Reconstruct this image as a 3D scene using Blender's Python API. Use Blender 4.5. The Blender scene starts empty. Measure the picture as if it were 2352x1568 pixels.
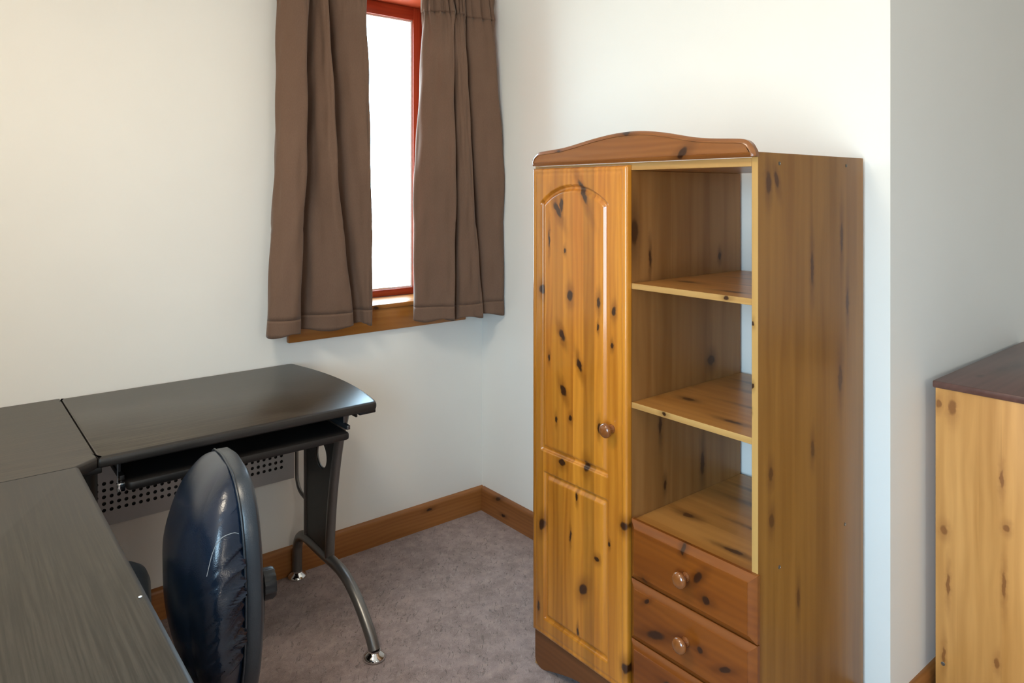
import bpy, bmesh, math, random
from mathutils import Vector, Matrix
random.seed(7)
sc = bpy.context.scene
COL = sc.collection
PI = math.pi

# ------------------------------------------------------------------ camera, sky, light, exposure
cam_data = bpy.data.cameras.new('camera')
cam_data.sensor_width = 36.0
cam_data.lens = 1655.0 * 36.0 / 2352.0
cam_data.shift_y = -(784.0 - 442.0) / 2352.0
cam_data.clip_start = 0.02
cam = bpy.data.objects.new('camera', cam_data)
cam.location = (-1.865, -2.519, 1.37)
cam.rotation_euler = (PI / 2, 0, math.radians(51.1 - 90.0))
COL.objects.link(cam)
sc.camera = cam

world = bpy.data.worlds.new('overcast_sky')
sc.world = world
world.use_nodes = True
wt = world.node_tree
bg = wt.nodes['Background']
wtc = wt.nodes.new('ShaderNodeTexCoord'); wsp = wt.nodes.new('ShaderNodeSeparateXYZ')
wrm = wt.nodes.new('ShaderNodeMapRange'); wmx = wt.nodes.new('ShaderNodeMix'); wmx.data_type = 'RGBA'
wt.links.new(wtc.outputs['Generated'], wsp.inputs[0])
wt.links.new(wsp.outputs[2], wrm.inputs[0])
wrm.inputs[1].default_value = -0.06; wrm.inputs[2].default_value = 0.04
wt.links.new(wrm.outputs[0], wmx.inputs[0])
wmx.inputs[6].default_value = (0.55, 0.60, 0.62, 1)      # pale ground
wmx.inputs[7].default_value = (0.54, 0.78, 1.0, 1)       # overcast sky
wt.links.new(wmx.outputs[2], bg.inputs[0])
bg.inputs[1].default_value = 20.5

def portal(name, loc, direction, sx, sy):
    d = bpy.data.lights.new(name, 'AREA')
    d.shape = 'RECTANGLE'; d.size = sx; d.size_y = sy
    d.cycles.is_portal = True
    o = bpy.data.objects.new(name, d)
    o.location = loc
    o.rotation_euler = Vector(direction).to_track_quat('-Z', 'Y').to_euler()
    COL.objects.link(o)
    return o
# sky portals in the two window openings
portal('sky_portal_back', (-.489, .22, 1.542), (0, -1, 0), .552, 1.246)
portal('sky_portal_left', (-2.46, -2.425, 1.165), (1, 0, 0), 1.05, 1.23)
# the room's ceiling lamp
lamp = bpy.data.lights.new('ceiling_lamp_light', 'AREA')
lamp.shape = 'DISK'; lamp.size = 0.5
lamp.energy = 18.0; lamp.color = (1.0, 0.88, 0.70)
lo = bpy.data.objects.new('ceiling_lamp_light', lamp)
lo.location = (-1.95, -1.3, 2.40)
COL.objects.link(lo)
# unseen fill light added behind the camera to lift the low, dim areas
rear_fill = bpy.data.lights.new('rear_fill_light', 'AREA')
rear_fill.shape = 'DISK'; rear_fill.size = 0.6
rear_fill.energy = 10.0; rear_fill.color = (1.0, 0.90, 0.76)
lo2 = bpy.data.objects.new('rear_fill_light', rear_fill)
lo2.location = (-1.3, -4.9, 1.6); lo2.rotation_euler = (PI / 2, 0, 0)
COL.objects.link(lo2)

sc.view_settings.view_transform = 'Standard'
sc.view_settings.look = 'None'
sc.view_settings.gamma = 1.0
sc.view_settings.use_curve_mapping = False
sc.view_settings.exposure = 0.1
sc.cycles.use_denoising = True
sc.cycles.max_bounces = 10
sc.cycles.diffuse_bounces = 6
sc.cycles.glossy_bounces = 4
sc.cycles.sample_clamp_indirect = 6.0
sc.cycles.caustics_reflective = False
sc.cycles.caustics_refractive = False

# ------------------------------------------------------------------ mesh helpers
def finish(name, bm, mats, parent=None, smooth=35, recalc=True):
    if recalc:
        bmesh.ops.recalc_face_normals(bm, faces=bm.faces[:])
    me = bpy.data.meshes.new(name)
    bm.to_mesh(me); bm.free()
    if not isinstance(mats, (list, tuple)):
        mats = [mats]
    for m in mats:
        me.materials.append(m)
    if smooth:
        me.polygons.foreach_set('use_smooth', [True] * len(me.polygons))
        me.set_sharp_from_angle(angle=math.radians(smooth))
    o = bpy.data.objects.new(name, me)
    COL.objects.link(o)
    if parent is not None:
        o.parent = parent
    return o

def tag(o, label=None, cat=None, group=None, kind=None):
    if label: o['label'] = label
    if cat: o['category'] = cat
    if group: o['group'] = group
    if kind: o['kind'] = kind
    return o

def thing(name, loc, label, cat, rotz=0.0, group=None):
    o = bpy.data.objects.new(name, None)
    o.empty_display_size = 0.1
    o.location = loc; o.rotation_euler = (0, 0, rotz)
    COL.objects.link(o)
    return tag(o, label, cat, group)

def bx(bm, x0, x1, y0, y1, z0, z1, bev=0.0, seg=2, mat=0, rot=None):
    vs = [bm.verts.new((x, y, z)) for x in (x0, x1) for y in (y0, y1) for z in (z0, z1)]
    idx = [(0, 1, 3, 2), (4, 6, 7, 5), (0, 4, 5, 1), (2, 3, 7, 6), (0, 2, 6, 4), (1, 5, 7, 3)]
    fs = [bm.faces.new([vs[i] for i in f]) for f in idx]
    for f in fs: f.material_index = mat
    if rot is not None:
        bmesh.ops.transform(bm, matrix=rot, verts=vs)
    if bev > 0:
        es = list({e for f in fs for e in f.edges})
        bmesh.ops.bevel(bm, geom=es, offset=bev, segments=seg, profile=0.5, affect='EDGES', clamp_overlap=True)
    return fs

def box_obj(name, dims, mats, parent=None, bev=0.0, seg=2):
    bm = bmesh.new(); bx(bm, *dims, bev=bev, seg=seg)
    return finish(name, bm, mats, parent)

def loft(bm, rings, cap0=True, cap1=True, closed=True, mat=0):
    R = [[bm.verts.new(p) for p in r] for r in rings]
    n = len(R[0])
    for a, b in zip(R[:-1], R[1:]):
        for i in range(n if closed else n - 1):
            j = (i + 1) % n
            f = bm.faces.new((a[i], a[j], b[j], b[i])); f.material_index = mat
    if cap0: bm.faces.new(R[0][::-1]).material_index = mat
    if cap1: bm.faces.new(R[-1]).material_index = mat
    return R

def tube(bm, pts, r, seg=14, caps=True, flat=1.0):
    pts = [Vector(p) for p in pts]
    n = len(pts)
    rs = r if isinstance(r, (list, tuple)) else [r] * n
    tang = []
    for i in range(n):
        a = pts[max(i - 1, 0)]; b = pts[min(i + 1, n - 1)]
        tang.append((b - a).normalized())
    up = Vector((0, 0, 1)) if abs(tang[0].z) < 0.9 else Vector((1, 0, 0))
    u = tang[0].cross(up).normalized()
    rings = []
    for i in range(n):
        t = tang[i]
        u = (u - t * u.dot(t)).normalized()
        v = t.cross(u)
        rings.append([pts[i] + (u * math.cos(2 * PI * k / seg) * flat + v * math.sin(2 * PI * k / seg)) * rs[i] for k in range(seg)])
    loft(bm, rings, caps, caps)

def lathe(bm, prof, origin, axis, seg=28, mat=0):
    axis = Vector(axis).normalized()
    up = Vector((0, 0, 1)) if abs(axis.z) < 0.9 else Vector((1, 0, 0))
    u = axis.cross(up).normalized(); v = axis.cross(u)
    o = Vector(origin)
    rings = []
    for r, h in prof:
        rr = max(r, 0.0003)
        rings.append([o + axis * h + (u * math.cos(2 * PI * k / seg) + v * math.sin(2 * PI * k / seg)) * rr for k in range(seg)])
    loft(bm, rings, mat=mat)

def catmull(P, n, closed=False):
    P = [Vector(p) for p in P]
    out = []
    m = len(P)
    segs = m if closed else m - 1
    for i in range(segs):
        if closed:
            p0, p1, p2, p3 = P[(i - 1) % m], P[i], P[(i + 1) % m], P[(i + 2) % m]
        else:
            p0, p1, p2, p3 = P[max(i - 1, 0)], P[i], P[i + 1], P[min(i + 2, m - 1)]
        for k in range(n):
            t = k / n
            out.append(0.5 * ((2 * p1) + (p2 - p0) * t + (2 * p0 - 5 * p1 + 4 * p2 - p3) * t * t + (3 * p1 - p0 - 3 * p2 + p3) * t ** 3))
    if not closed: out.append(P[-1])
    return out

def inset_poly(P, d):
    """inward offset of a counter-clockwise polygon of (y, z) points"""
    n = len(P); out = []
    for i in range(n):
        a, b, c = P[i - 1], P[i], P[(i + 1) % n]
        e1 = Vector((b[0] - a[0], b[1] - a[1])).normalized(); e2 = Vector((c[0] - b[0], c[1] - b[1])).normalized()
        n1 = Vector((-e1.y, e1.x)); n2 = Vector((-e2.y, e2.x))
        nn = n1 + n2
        k = max(nn.length_squared / 2, 0.4)
        out.append((b[0] + nn.x * d / k, b[1] + nn.y * d / k))
    return out

# ------------------------------------------------------------------ material helpers
class NT:
    def __init__(self, tree): self.t = tree
    def n(self, typ, **kw):
        nd = self.t.nodes.new(typ)
        for k, v in kw.items(): setattr(nd, k, v)
        return nd
    def link(self, a, b): self.t.links.new(a, b)
    def put(self, sock, v):
        if isinstance(v, bpy.types.NodeSocket): self.link(v, sock)
        else: sock.default_value = v
    def m(self, op, a, b=None, c=None, clamp=False):
        nd = self.n('ShaderNodeMath', operation=op, use_clamp=clamp)
        self.put(nd.inputs[0], a)
        if b is not None: self.put(nd.inputs[1], b)
        if c is not None: self.put(nd.inputs[2], c)
        return nd.outputs[0]
    def vec(self, x, y, z):
        nd = self.n('ShaderNodeCombineXYZ')
        for s, v in zip(nd.inputs, (x, y, z)): self.put(s, v)
        return nd.outputs[0]
    def noise(self, v, scale=1.0, detail=3.0, rough=0.5, dist=0.0):
        nd = self.n('ShaderNodeTexNoise')
        self.link(v, nd.inputs['Vector'])
        nd.inputs['Scale'].default_value = scale; nd.inputs['Detail'].default_value = detail
        nd.inputs['Roughness'].default_value = rough; nd.inputs['Distortion'].default_value = dist
        return nd.outputs[0]
    def mix(self, f, a, b, blend='MIX'):
        nd = self.n('ShaderNodeMix', data_type='RGBA', blend_type=blend)
        self.put(nd.inputs[0], f)
        for s, v in ((nd.inputs[6], a), (nd.inputs[7], b)):
            if isinstance(v, (tuple, list)) and len(v) == 3: v = (*v, 1)
            self.put(s, v)
        return nd.outputs[2]
    def smooth(self, v, lo, hi, a=0.0, b=1.0):
        nd = self.n('ShaderNodeMapRange', interpolation_type='SMOOTHSTEP')
        self.put(nd.inputs[0], v)
        for s, x in zip(nd.inputs[1:5], (lo, hi, a, b)): s.default_value = x
        return nd.outputs[0]
    def obj_xyz(self):
        tc = self.n('ShaderNodeTexCoord')
        sp = self.n('ShaderNodeSeparateXYZ')
        self.link(tc.outputs['Object'], sp.inputs[0])
        return tc.outputs['Object'], sp.outputs

def new_mat(name):
    m = bpy.data.materials.new(name); m.use_nodes = True
    nt = NT(m.node_tree)
    p = m.node_tree.nodes['Principled BSDF']
    return m, nt, p

def bump(nt, p, h, strength=0.3, dist=0.002):
    b = nt.n('ShaderNodeBump')
    b.inputs['Strength'].default_value = strength; b.inputs['Distance'].default_value = dist
    nt.link(h, b.inputs['Height']); nt.link(b.outputs[0], p.inputs['Normal'])

def setp(p, color=None, rough=None, metal=None, spec=None, coat=None, coat_rough=None):
    if color is not None: p.inputs['Base Color'].default_value = (*color, 1)
    if rough is not None: p.inputs['Roughness'].default_value = rough
    if metal is not None: p.inputs['Metallic'].default_value = metal
    if spec is not None: p.inputs['Specular IOR Level'].default_value = spec
    if coat is not None: p.inputs['Coat Weight'].default_value = coat
    if coat_rough is not None: p.inputs['Coat Roughness'].default_value = coat_rough

def plain(name, color, rough=0.5, metal=0.0, spec=0.5, noise_amt=0.08, noise_scale=60.0, bump_s=0.0):
    m, nt, p = new_mat(name)
    o, _ = nt.obj_xyz()
    n1 = nt.noise(o, noise_scale, 4)
    c = nt.mix(n1, tuple(x * (1 - noise_amt) for x in color), tuple(min(x * (1 + noise_amt), 1) for x in color))
    nt.link(c, p.inputs['Base Color'])
    setp(p, None, rough, metal, spec)
    if bump_s: bump(nt, p, n1, bump_s, 0.001)
    return m

def knot_group():
    g = bpy.data.node_groups.new('knot', 'ShaderNodeTree')
    for nm in ('A', 'C', 'ka', 'kc', 'ra', 'rc', 'sh'):
        g.interface.new_socket(nm, in_out='INPUT', socket_type='NodeSocketFloat')
    for nm in ('core', 'halo'):
        g.interface.new_socket(nm, in_out='OUTPUT', socket_type='NodeSocketFloat')
    nt = NT(g)
    gi = nt.n('NodeGroupInput').outputs; go = nt.n('NodeGroupOutput').inputs
    da = nt.m('SUBTRACT', gi[0], gi[2]); dc = nt.m('SUBTRACT', gi[1], gi[3])
    dc2 = nt.m('ADD', dc, nt.m('MULTIPLY', da, gi[6]))
    a = nt.m('DIVIDE', da, gi[4]); c = nt.m('DIVIDE', dc2, gi[5])
    c2 = nt.m('MULTIPLY', c, c)
    d = nt.m('SQRT', nt.m('ADD', nt.m('MULTIPLY', a, a), c2))
    nt.link(nt.smooth(d, 0.65, 1.15, 1, 0), go[0])
    ah = nt.m('MULTIPLY', a, 0.38); ch = nt.m('MULTIPLY', c, 0.6)
    dh = nt.m('SQRT', nt.m('ADD', nt.m('MULTIPLY', ah, ah), nt.m('MULTIPLY', ch, ch)))
    nt.link(nt.smooth(dh, 0.25, 1.5, 1, 0), go[1])
    return g
KNOT = knot_group()

def wood(name, along, across, dark, light, strip=0.0, knots=(), rough=0.4, coat=0.0, grain=90.0,
         knot_col=(0.03, 0.009, 0.003), halo_col=None, tone=0.18, off=0.0, spec=0.5, broad=9.0, rings=0.25, bump_s=0.08):
    """along / across: axis index of the grain and of the board width, in the object's own frame"""
    m, nt, p = new_mat(name)
    _, xyz = nt.obj_xyz()
    A, Cc = xyz[along], xyz[across]
    T = xyz[3 - along - across]
    if strip > 0:
        s = nt.m('FLOOR', nt.m('DIVIDE', nt.m('ADD', Cc, off), strip))
        wn = nt.n('ShaderNodeTexWhiteNoise', noise_dimensions='1D')
        nt.link(s, wn.inputs['W']); W = wn.outputs[0]
    else:
        W = nt.m('ADD', 0.37, 0.0)
    shift = nt.m('MULTIPLY', W, 41.0)
    A1 = nt.m('ADD', A, shift)
    warp = nt.noise(nt.vec(nt.m('MULTIPLY', A1, 3.0), nt.m('MULTIPLY', Cc, 14.0), nt.m('MULTIPLY', T, 14.0)), 1.0, 2)
    Cw = nt.m('ADD', Cc, nt.m('MULTIPLY', warp, 0.035))
    fine = nt.noise(nt.vec(nt.m('MULTIPLY', A1, 4.0), nt.m('MULTIPLY', Cw, grain * 3), nt.m('MULTIPLY', T, grain * 2)), 1.0, 4, 0.6)
    brd = nt.noise(nt.vec(nt.m('MULTIPLY', A1, 1.3), nt.m('MULTIPLY', Cw, broad * 2.2), nt.m('MULTIPLY', T, broad * 2)), 1.0, 3, 0.55)
    ring = nt.m('ADD', nt.m('MULTIPLY', nt.m('SINE', nt.m('MULTIPLY', nt.m('ADD', Cw, nt.m('MULTIPLY', T, 0.6)), grain * 7)), 0.5), 0.5)
    f = nt.m('ADD', nt.m('MULTIPLY', nt.smooth(brd, 0.3, 0.72), 0.75 - rings), nt.m('ADD', nt.m('MULTIPLY', fine, 0.35), nt.m('MULTIPLY', ring, rings)), clamp=True)
    col = nt.mix(f, light, dark)
    val = nt.m('ADD', 1.0 - tone, nt.m('MULTIPLY', W, 2 * tone))
    vcol = nt.n('ShaderNodeCombineColor')
    for i in range(3): nt.link(val, vcol.inputs[i])
    col = nt.mix(1.0, col, vcol.outputs[0], 'MULTIPLY')
    if knots:
        core = halo = None
        jit = nt.m('MULTIPLY', nt.m('SUBTRACT', nt.noise(nt.vec(A, Cc, T), 55.0, 2), 0.5), 0.010)
        Aj = nt.m('ADD', A, jit); Cj = nt.m('SUBTRACT', Cc, jit)
        for kn in knots:
            ka, kc, ra, rc = kn[:4]
            g = nt.n('ShaderNodeGroup'); g.node_tree = KNOT
            nt.link(Aj, g.inputs[0]); nt.link(Cj, g.inputs[1])
            for s, v in zip(g.inputs[2:], (ka, kc, ra * 1.15, rc * 1.15, kn[4] if len(kn) > 4 else 0.0)): s.default_value = v
            core = g.outputs[0] if core is None else nt.m('MAXIMUM', core, g.outputs[0])
            halo = g.outputs[1] if halo is None else nt.m('MAXIMUM', halo, g.outputs[1])
        hc = halo_col or tuple(x * 0.55 for x in dark)
        ringk = nt.m('ADD', 0.45, nt.m('MULTIPLY', fine, 0.6))
        col = nt.mix(nt.m('MULTIPLY', halo, nt.m('MULTIPLY', ringk, 0.9)), col, hc)
        col = nt.mix(nt.m('MULTIPLY', core, 0.96), col, knot_col)
    nt.link(col, p.inputs['Base Color'])
    setp(p, None, rough, 0, spec, coat, 0.12)
    bump(nt, p, fine, bump_s, 0.0006)
    return m

# ------------------------------------------------------------------ materials
def wall_material():
    m, nt, p = new_mat('painted_plaster')
    o, _ = nt.obj_xyz()
    a = nt.noise(o, 3.0, 2); b = nt.noise(o, 260.0, 3)
    nt.link(nt.mix(a, (0.84, 0.825, 0.785), (0.88, 0.865, 0.825)), p.inputs['Base Color'])
    setp(p, None, 0.62, 0, 0.25)
    bump(nt, p, b, 0.10, 0.0008)
    return m
M_WALL = wall_material()
M_CEIL = plain('ceiling_paint', (0.87, 0.865, 0.85), 0.8, noise_amt=0.02)

def carpet_material():
    m, nt, p = new_mat('brown_carpet')
    o, xyz = nt.obj_xyz()
    fib = nt.noise(o, 420.0, 3, 0.7)
    mot = nt.noise(o, 14.0, 6, 0.7)
    blot = nt.noise(o, 28.0, 3, 0.6)
    # little directional dents in the pile, shade and lit edges put into the colour
    c, s = math.cos(0.9), math.sin(0.9)
    ur = nt.m('ADD', nt.m('MULTIPLY', xyz[0], c), nt.m('MULTIPLY', xyz[1], s))
    vr = nt.m('SUBTRACT', nt.m('MULTIPLY', xyz[1], c), nt.m('MULTIPLY', xyz[0], s))
    dent = nt.noise(nt.vec(nt.m('MULTIPLY', ur, 34.0), nt.m('MULTIPLY', vr, 95.0), 0.0), 1.0, 4, 0.65, 1.2)
    lift = nt.smooth(dent, 0.42, 0.34)
    dent = nt.smooth(dent, 0.57, 0.66)
    col = nt.mix(nt.smooth(mot, 0.35, 0.65), (0.225, 0.160, 0.146), (0.36, 0.272, 0.262))
    col = nt.mix(nt.m('MULTIPLY', nt.smooth(blot, 0.45, 0.75), 0.35), col, (0.4282, 0.3109, 0.2617))
    col = nt.mix(nt.m('MULTIPLY', nt.smooth(fib, 0.45, 0.7), 0.45), col, (0.5075, 0.3965, 0.3648))
    col = nt.mix(nt.m('MULTIPLY', dent, 0.60), col, (0.11, 0.075, 0.066))
    col = nt.mix(nt.m('MULTIPLY', lift, 0.45), col, (0.46, 0.38, 0.36))
    nt.link(col, p.inputs['Base Color'])
    setp(p, None, 0.62, 0, 0.3)
    p.inputs['Sheen Weight'].default_value = 0.35
    p.inputs['Sheen Roughness'].default_value = 0.5
    h = nt.m('SUBTRACT', nt.m('ADD', nt.m('MULTIPLY', fib, 0.6), nt.m('MULTIPLY', blot, 0.5)), nt.m('MULTIPLY', dent, 0.9))
    bump(nt, p, h, 0.6, 0.004)
    return m
M_CARPET = carpet_material()

M_BASE = wood('oiled_pine_baseboard', 0, 2, (0.27, 0.098, 0.024), (0.43, 0.175, 0.048), rough=0.38, grain=60,
              knots=[(-0.28, 0.075, 0.012, 0.006), (-1.2, 0.04, 0.01, 0.006)], bump_s=0.05)
M_BASE_Y = wood('oiled_pine_baseboard_across', 1, 2, (0.21, 0.074, 0.02), (0.36, 0.138, 0.04), rough=0.38, grain=60,
                knots=[(-0.135, 0.088, 0.014, 0.007, 0.3), (-0.17, 0.03, 0.012, 0.005)], bump_s=0.05)
M_SASH = wood('red_stained_sash', 2, 0, (0.27, 0.04, 0.016), (0.44, 0.08, 0.03), rough=0.32, grain=60,
              knots=[(1.38, -0.235, 0.012, 0.006)], bump_s=0.04)
M_SASH_X = wood('red_stained_sash_rail', 0, 2, (0.27, 0.04, 0.016), (0.44, 0.08, 0.03), rough=0.32, grain=60, bump_s=0.04)
M_SILL = wood('varnished_sill', 0, 2, (0.28, 0.095, 0.015), (0.42, 0.16, 0.032), rough=0.3, grain=40,
              knots=[(-0.53, 0.925, 0.01, 0.005)], bump_s=0.04)

def glass_material():
    m = bpy.data.materials.new('window_glass'); m.use_nodes = True
    t = m.node_tree; t.nodes.remove(t.nodes['Principled BSDF'])
    nt = NT(t)
    tr = nt.n('ShaderNodeBsdfTransparent'); tr.inputs[0].default_value = (0.96, 0.98, 0.97, 1)
    gl = nt.n('ShaderNodeBsdfGlossy'); gl.inputs['Roughness'].default_value = 0.02
    fr = nt.n('ShaderNodeFresnel'); fr.inputs[0].default_value = 1.45
    mx = nt.n('ShaderNodeMixShader')
    geo = nt.n('ShaderNodeNewGeometry')
    front = nt.m('SUBTRACT', 1.0, geo.outputs['Backfacing'])
    nt.link(nt.m('MULTIPLY', fr.outputs[0], front), mx.inputs[0]); nt.link(tr.outputs[0], mx.inputs[1]); nt.link(gl.outputs[0], mx.inputs[2])
    nt.link(mx.outputs[0], t.nodes['Material Output'].inputs[0])
    return m
M_GLASS = glass_material()

def cloth_material():
    m, nt, p = new_mat('brown_curtain_cloth')
    o, xyz = nt.obj_xyz()
    w1 = nt.noise(nt.vec(nt.m('MULTIPLY', xyz[0], 500.0), nt.m('MULTIPLY', xyz[1], 500.0), nt.m('MULTIPLY', xyz[2], 160.0)), 1.0, 2)
    br = nt.noise(o, 6.0, 3)
    nt.link(nt.mix(nt.m('ADD', nt.m('MULTIPLY', w1, 0.5), nt.m('MULTIPLY', br, 0.5)), (0.118, 0.067, 0.044), (0.190, 0.116, 0.080)), p.inputs['Base Color'])
    setp(p, None, 0.8, 0, 0.2)
    p.inputs['Sheen Weight'].default_value = 0.15
    p.inputs['Sheen Roughness'].default_value = 0.4
    bump(nt, p, nt.m('ADD', w1, nt.m('MULTIPLY', nt.noise(o, 16.0, 3), 3.0)), 0.18, 0.002)
    return m
M_CLOTH = cloth_material()
M_LINING = plain('pale_curtain_lining', (0.62, 0.58, 0.52), 0.8, noise_amt=0.04)

def desk_top_material(name, along, gain=1.0):
    m, nt, p = new_mat(name)
    _, xyz = nt.obj_xyz()
    A = xyz[along]; Cc = xyz[1 - along]
    g1 = nt.noise(nt.vec(nt.m('MULTIPLY', A, 6.0), nt.m('MULTIPLY', Cc, 240.0), xyz[2]), 1.0, 4, 0.65)
    g2 = nt.noise(nt.vec(nt.m('MULTIPLY', A, 2.0), nt.m('MULTIPLY', Cc, 30.0), 0.0), 1.0, 3)
    col = nt.mix(nt.smooth(g1, 0.35, 0.7), (0.030, 0.024, 0.016), (0.084, 0.070, 0.052))
    col = nt.mix(nt.m('MULTIPLY', g2, 0.4), col, (0.036, 0.028, 0.021))
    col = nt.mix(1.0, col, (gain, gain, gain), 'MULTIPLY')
    nt.link(col, p.inputs['Base Color'])
    setp(p, None, 0.33, 0, 0.45)
    nt.link(nt.m('ADD', 0.27, nt.m('MULTIPLY', g1, 0.16)), p.inputs['Roughness'])
    bump(nt, p, g1, 0.16, 0.0012)
    return m
M_DESK_X = desk_top_material('wenge_laminate_along_wall', 0)
M_DESK_Y = desk_top_material('wenge_laminate_along_side', 1, 0.6)  # same laminate, colour darkened to offset the rear light's reflection
M_DESK_EDGE = plain('black_edge_moulding', (0.020, 0.017, 0.015), 0.42, noise_amt=0.2, noise_scale=200)
M_BLACK = plain('black_board', (0.008, 0.007, 0.007), 0.45)
M_PANEL = plain('dark_leg_panel', (0.013, 0.013, 0.013), 0.42)
M_TUBE = plain('grey_metallic_paint', (0.20, 0.195, 0.19), 0.34, metal=0.75, noise_amt=0.06, noise_scale=300)
M_CHROME = plain('chrome', (0.72, 0.71, 0.70), 0.10, metal=1.0, noise_amt=0.02)
M_PERF = plain('grey_perforated_steel', (0.40, 0.39, 0.39), 0.45, metal=0.25, noise_amt=0.05)
M_RAIL = plain('dark_zinc_rail', (0.16, 0.17, 0.19), 0.35, metal=0.9)
M_PLASTIC = plain('black_plastic', (0.010, 0.010, 0.011), 0.38)

def leather_material(name, base, rough):
    m, nt, p = new_mat(name)
    o, xyz = nt.obj_xyz()
    g = nt.n('ShaderNodeTexVoronoi'); g.inputs['Scale'].default_value = 420.0
    nt.link(o, g.inputs['Vector'])
    n1 = nt.noise(o, 9.0, 4, 0.6)
    n2 = nt.noise(o, 45.0, 3, 0.6)
    c = nt.mix(n1, tuple(x * 0.6 for x in base), tuple(x * 1.5 for x in base))
    # fine pale scuffs
    sc_ = nt.noise(nt.vec(nt.m('MULTIPLY', xyz[0], 220.0), nt.m('MULTIPLY', xyz[1], 220.0), nt.m('MULTIPLY', xyz[2], 35.0)), 1.0, 4, 0.7)
    c = nt.mix(nt.m('MULTIPLY', nt.smooth(sc_, 0.68, 0.80), 0.22), c, (0.25, 0.26, 0.27))
    nt.link(c, p.inputs['Base Color'])
    setp(p, None, rough, 0, 0.6, 0.22, 0.24)
    h = nt.m('ADD', nt.m('MULTIPLY', g.outputs[0], 0.25), nt.m('ADD', nt.m('MULTIPLY', n2, 0.5), nt.m('MULTIPLY', n1, 0.8)))
    bump(nt, p, h, 0.22, 0.003)
    return m
M_LEATHER = leather_material('dark_blue_black_leather', (0.0035, 0.0110, 0.0280), 0.27)
M_LEATHER_B = leather_material('dark_leather_band', (0.018, 0.026, 0.036), 0.40)

# pine of the cabinet
def kn(ka, kc, ra=0.012, rc=0.007, sh=0.0): return (ka, kc, ra, rc, sh)
door_knots = [kn(1.393, -.936, .012, .005), kn(1.322, -1.045, .020, .010, -.5), kn(1.372, -1.143, .030, .009, -.45), kn(1.335, -1.06, .018, .006),
              kn(1.211, -1.074, .006, .004), kn(1.094, -.976, .012, .008), kn(1.09, -1.094, .013, .010), kn(1.084, -1.202, .013, .006),
              kn(1.068, -1.256, .010, .006), kn(.977, -1.063, .014, .009, -.4), kn(.906, -1.009, .009, .004), kn(.908, -1.131, .016, .008, -.3),
              kn(.827, -1.067, .014, .010, -.4), kn(.758, -1.096, .007, .006), kn(.739, -1.038, .009, .003), kn(.757, -1.204, .012, .005),
              kn(.628, -1.063, .008, .012), kn(.645, -1.156, .013, .010), kn(.553, -1.121, .010, .004), kn(.428, -.978, .015, .010, .2),
              kn(.534, -1.289, .010, .010), kn(.438, -1.096, .013, .003), kn(.415, -1.196, .006, .008), kn(.314, -1.145, .014, .013, .3),
              kn(.52, -1.0, .008, .003), kn(.19, -.963, .014, .004), kn(.192, -1.125, .01, .003), kn(.178, -1.292, .012, .010),
              kn(1.24, -1.01, .022, .003), kn(1.02, -1.20, .008, .003), kn(.98, -1.25, .007, .004), kn(.47, -1.24, .006, .003)]
M_DOOR = wood('honey_pine_strips', 2, 1, (0.3262, 0.096, 0.0066), (0.5945, 0.24, 0.0258), strip=0.0405, off=0.012, knots=door_knots, rough=0.30,
              coat=0.9, grain=45, tone=0.24, rings=0.2)
M_PED = wood('pine_pediment_wood', 1, 2, (0.1972, 0.0612, 0.01224), (0.2924, 0.1088, 0.0272), rough=0.3, coat=0.35, grain=55, rings=0.35,
             knots=[kn(-1.470, 1.462, .013, .010, .5), kn(-1.296, 1.518, .012, .006), kn(-1.05, 1.485, .006, .003)])
drawer_knots = [kn(-1.355, .424, .008, .007), kn(-1.513, .498, .011, .011, .8), kn(-1.535, .456, .010, .008), kn(-1.364, .378, .007, .005, .6),
                kn(-1.392, .310, .026, .010, .35), kn(-1.52, .338, .007, .007), kn(-1.585, .326, .014, .006, .4), kn(-1.47, .545, .005, .012),
                kn(-1.43, .21, .012, .006), kn(-1.6, .17, .01, .006)]
M_DRAWER = wood('reddish_pine_drawer', 1, 2, (0.154, 0.036, 0.004), (0.253, 0.07, 0.008), rough=0.3, coat=0.35, grain=45, rings=0.22,
                knots=drawer_knots)
M_KNOB = wood('turned_pine_knob', 0, 1, (0.195, 0.06, 0.0135), (0.285, 0.0975, 0.024), rough=0.22, coat=0.6, grain=60)
M_PLINTH = wood('brown_pine_plinth', 1, 2, (0.1425, 0.04875, 0.0135), (0.2175, 0.07875, 0.0225), rough=0.38, grain=55)
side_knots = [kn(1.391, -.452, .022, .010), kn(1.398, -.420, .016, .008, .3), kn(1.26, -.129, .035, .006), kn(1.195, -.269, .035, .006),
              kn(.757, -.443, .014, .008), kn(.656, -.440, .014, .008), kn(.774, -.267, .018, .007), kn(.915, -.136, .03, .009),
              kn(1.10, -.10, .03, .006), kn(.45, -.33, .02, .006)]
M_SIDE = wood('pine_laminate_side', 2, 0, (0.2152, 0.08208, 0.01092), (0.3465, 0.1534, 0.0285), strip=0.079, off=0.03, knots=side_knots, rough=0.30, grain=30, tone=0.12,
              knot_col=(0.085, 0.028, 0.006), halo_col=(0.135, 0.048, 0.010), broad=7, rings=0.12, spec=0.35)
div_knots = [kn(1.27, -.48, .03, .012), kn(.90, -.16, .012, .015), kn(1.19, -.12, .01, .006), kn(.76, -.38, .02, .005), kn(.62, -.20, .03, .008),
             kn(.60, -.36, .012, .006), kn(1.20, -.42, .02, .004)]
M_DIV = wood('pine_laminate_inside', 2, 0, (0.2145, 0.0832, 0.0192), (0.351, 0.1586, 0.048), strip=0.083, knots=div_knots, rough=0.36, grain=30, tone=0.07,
             knot_col=(0.06, 0.022, 0.007), halo_col=(0.105, 0.040, 0.012), broad=7, rings=0.12, spec=0.35)
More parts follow.
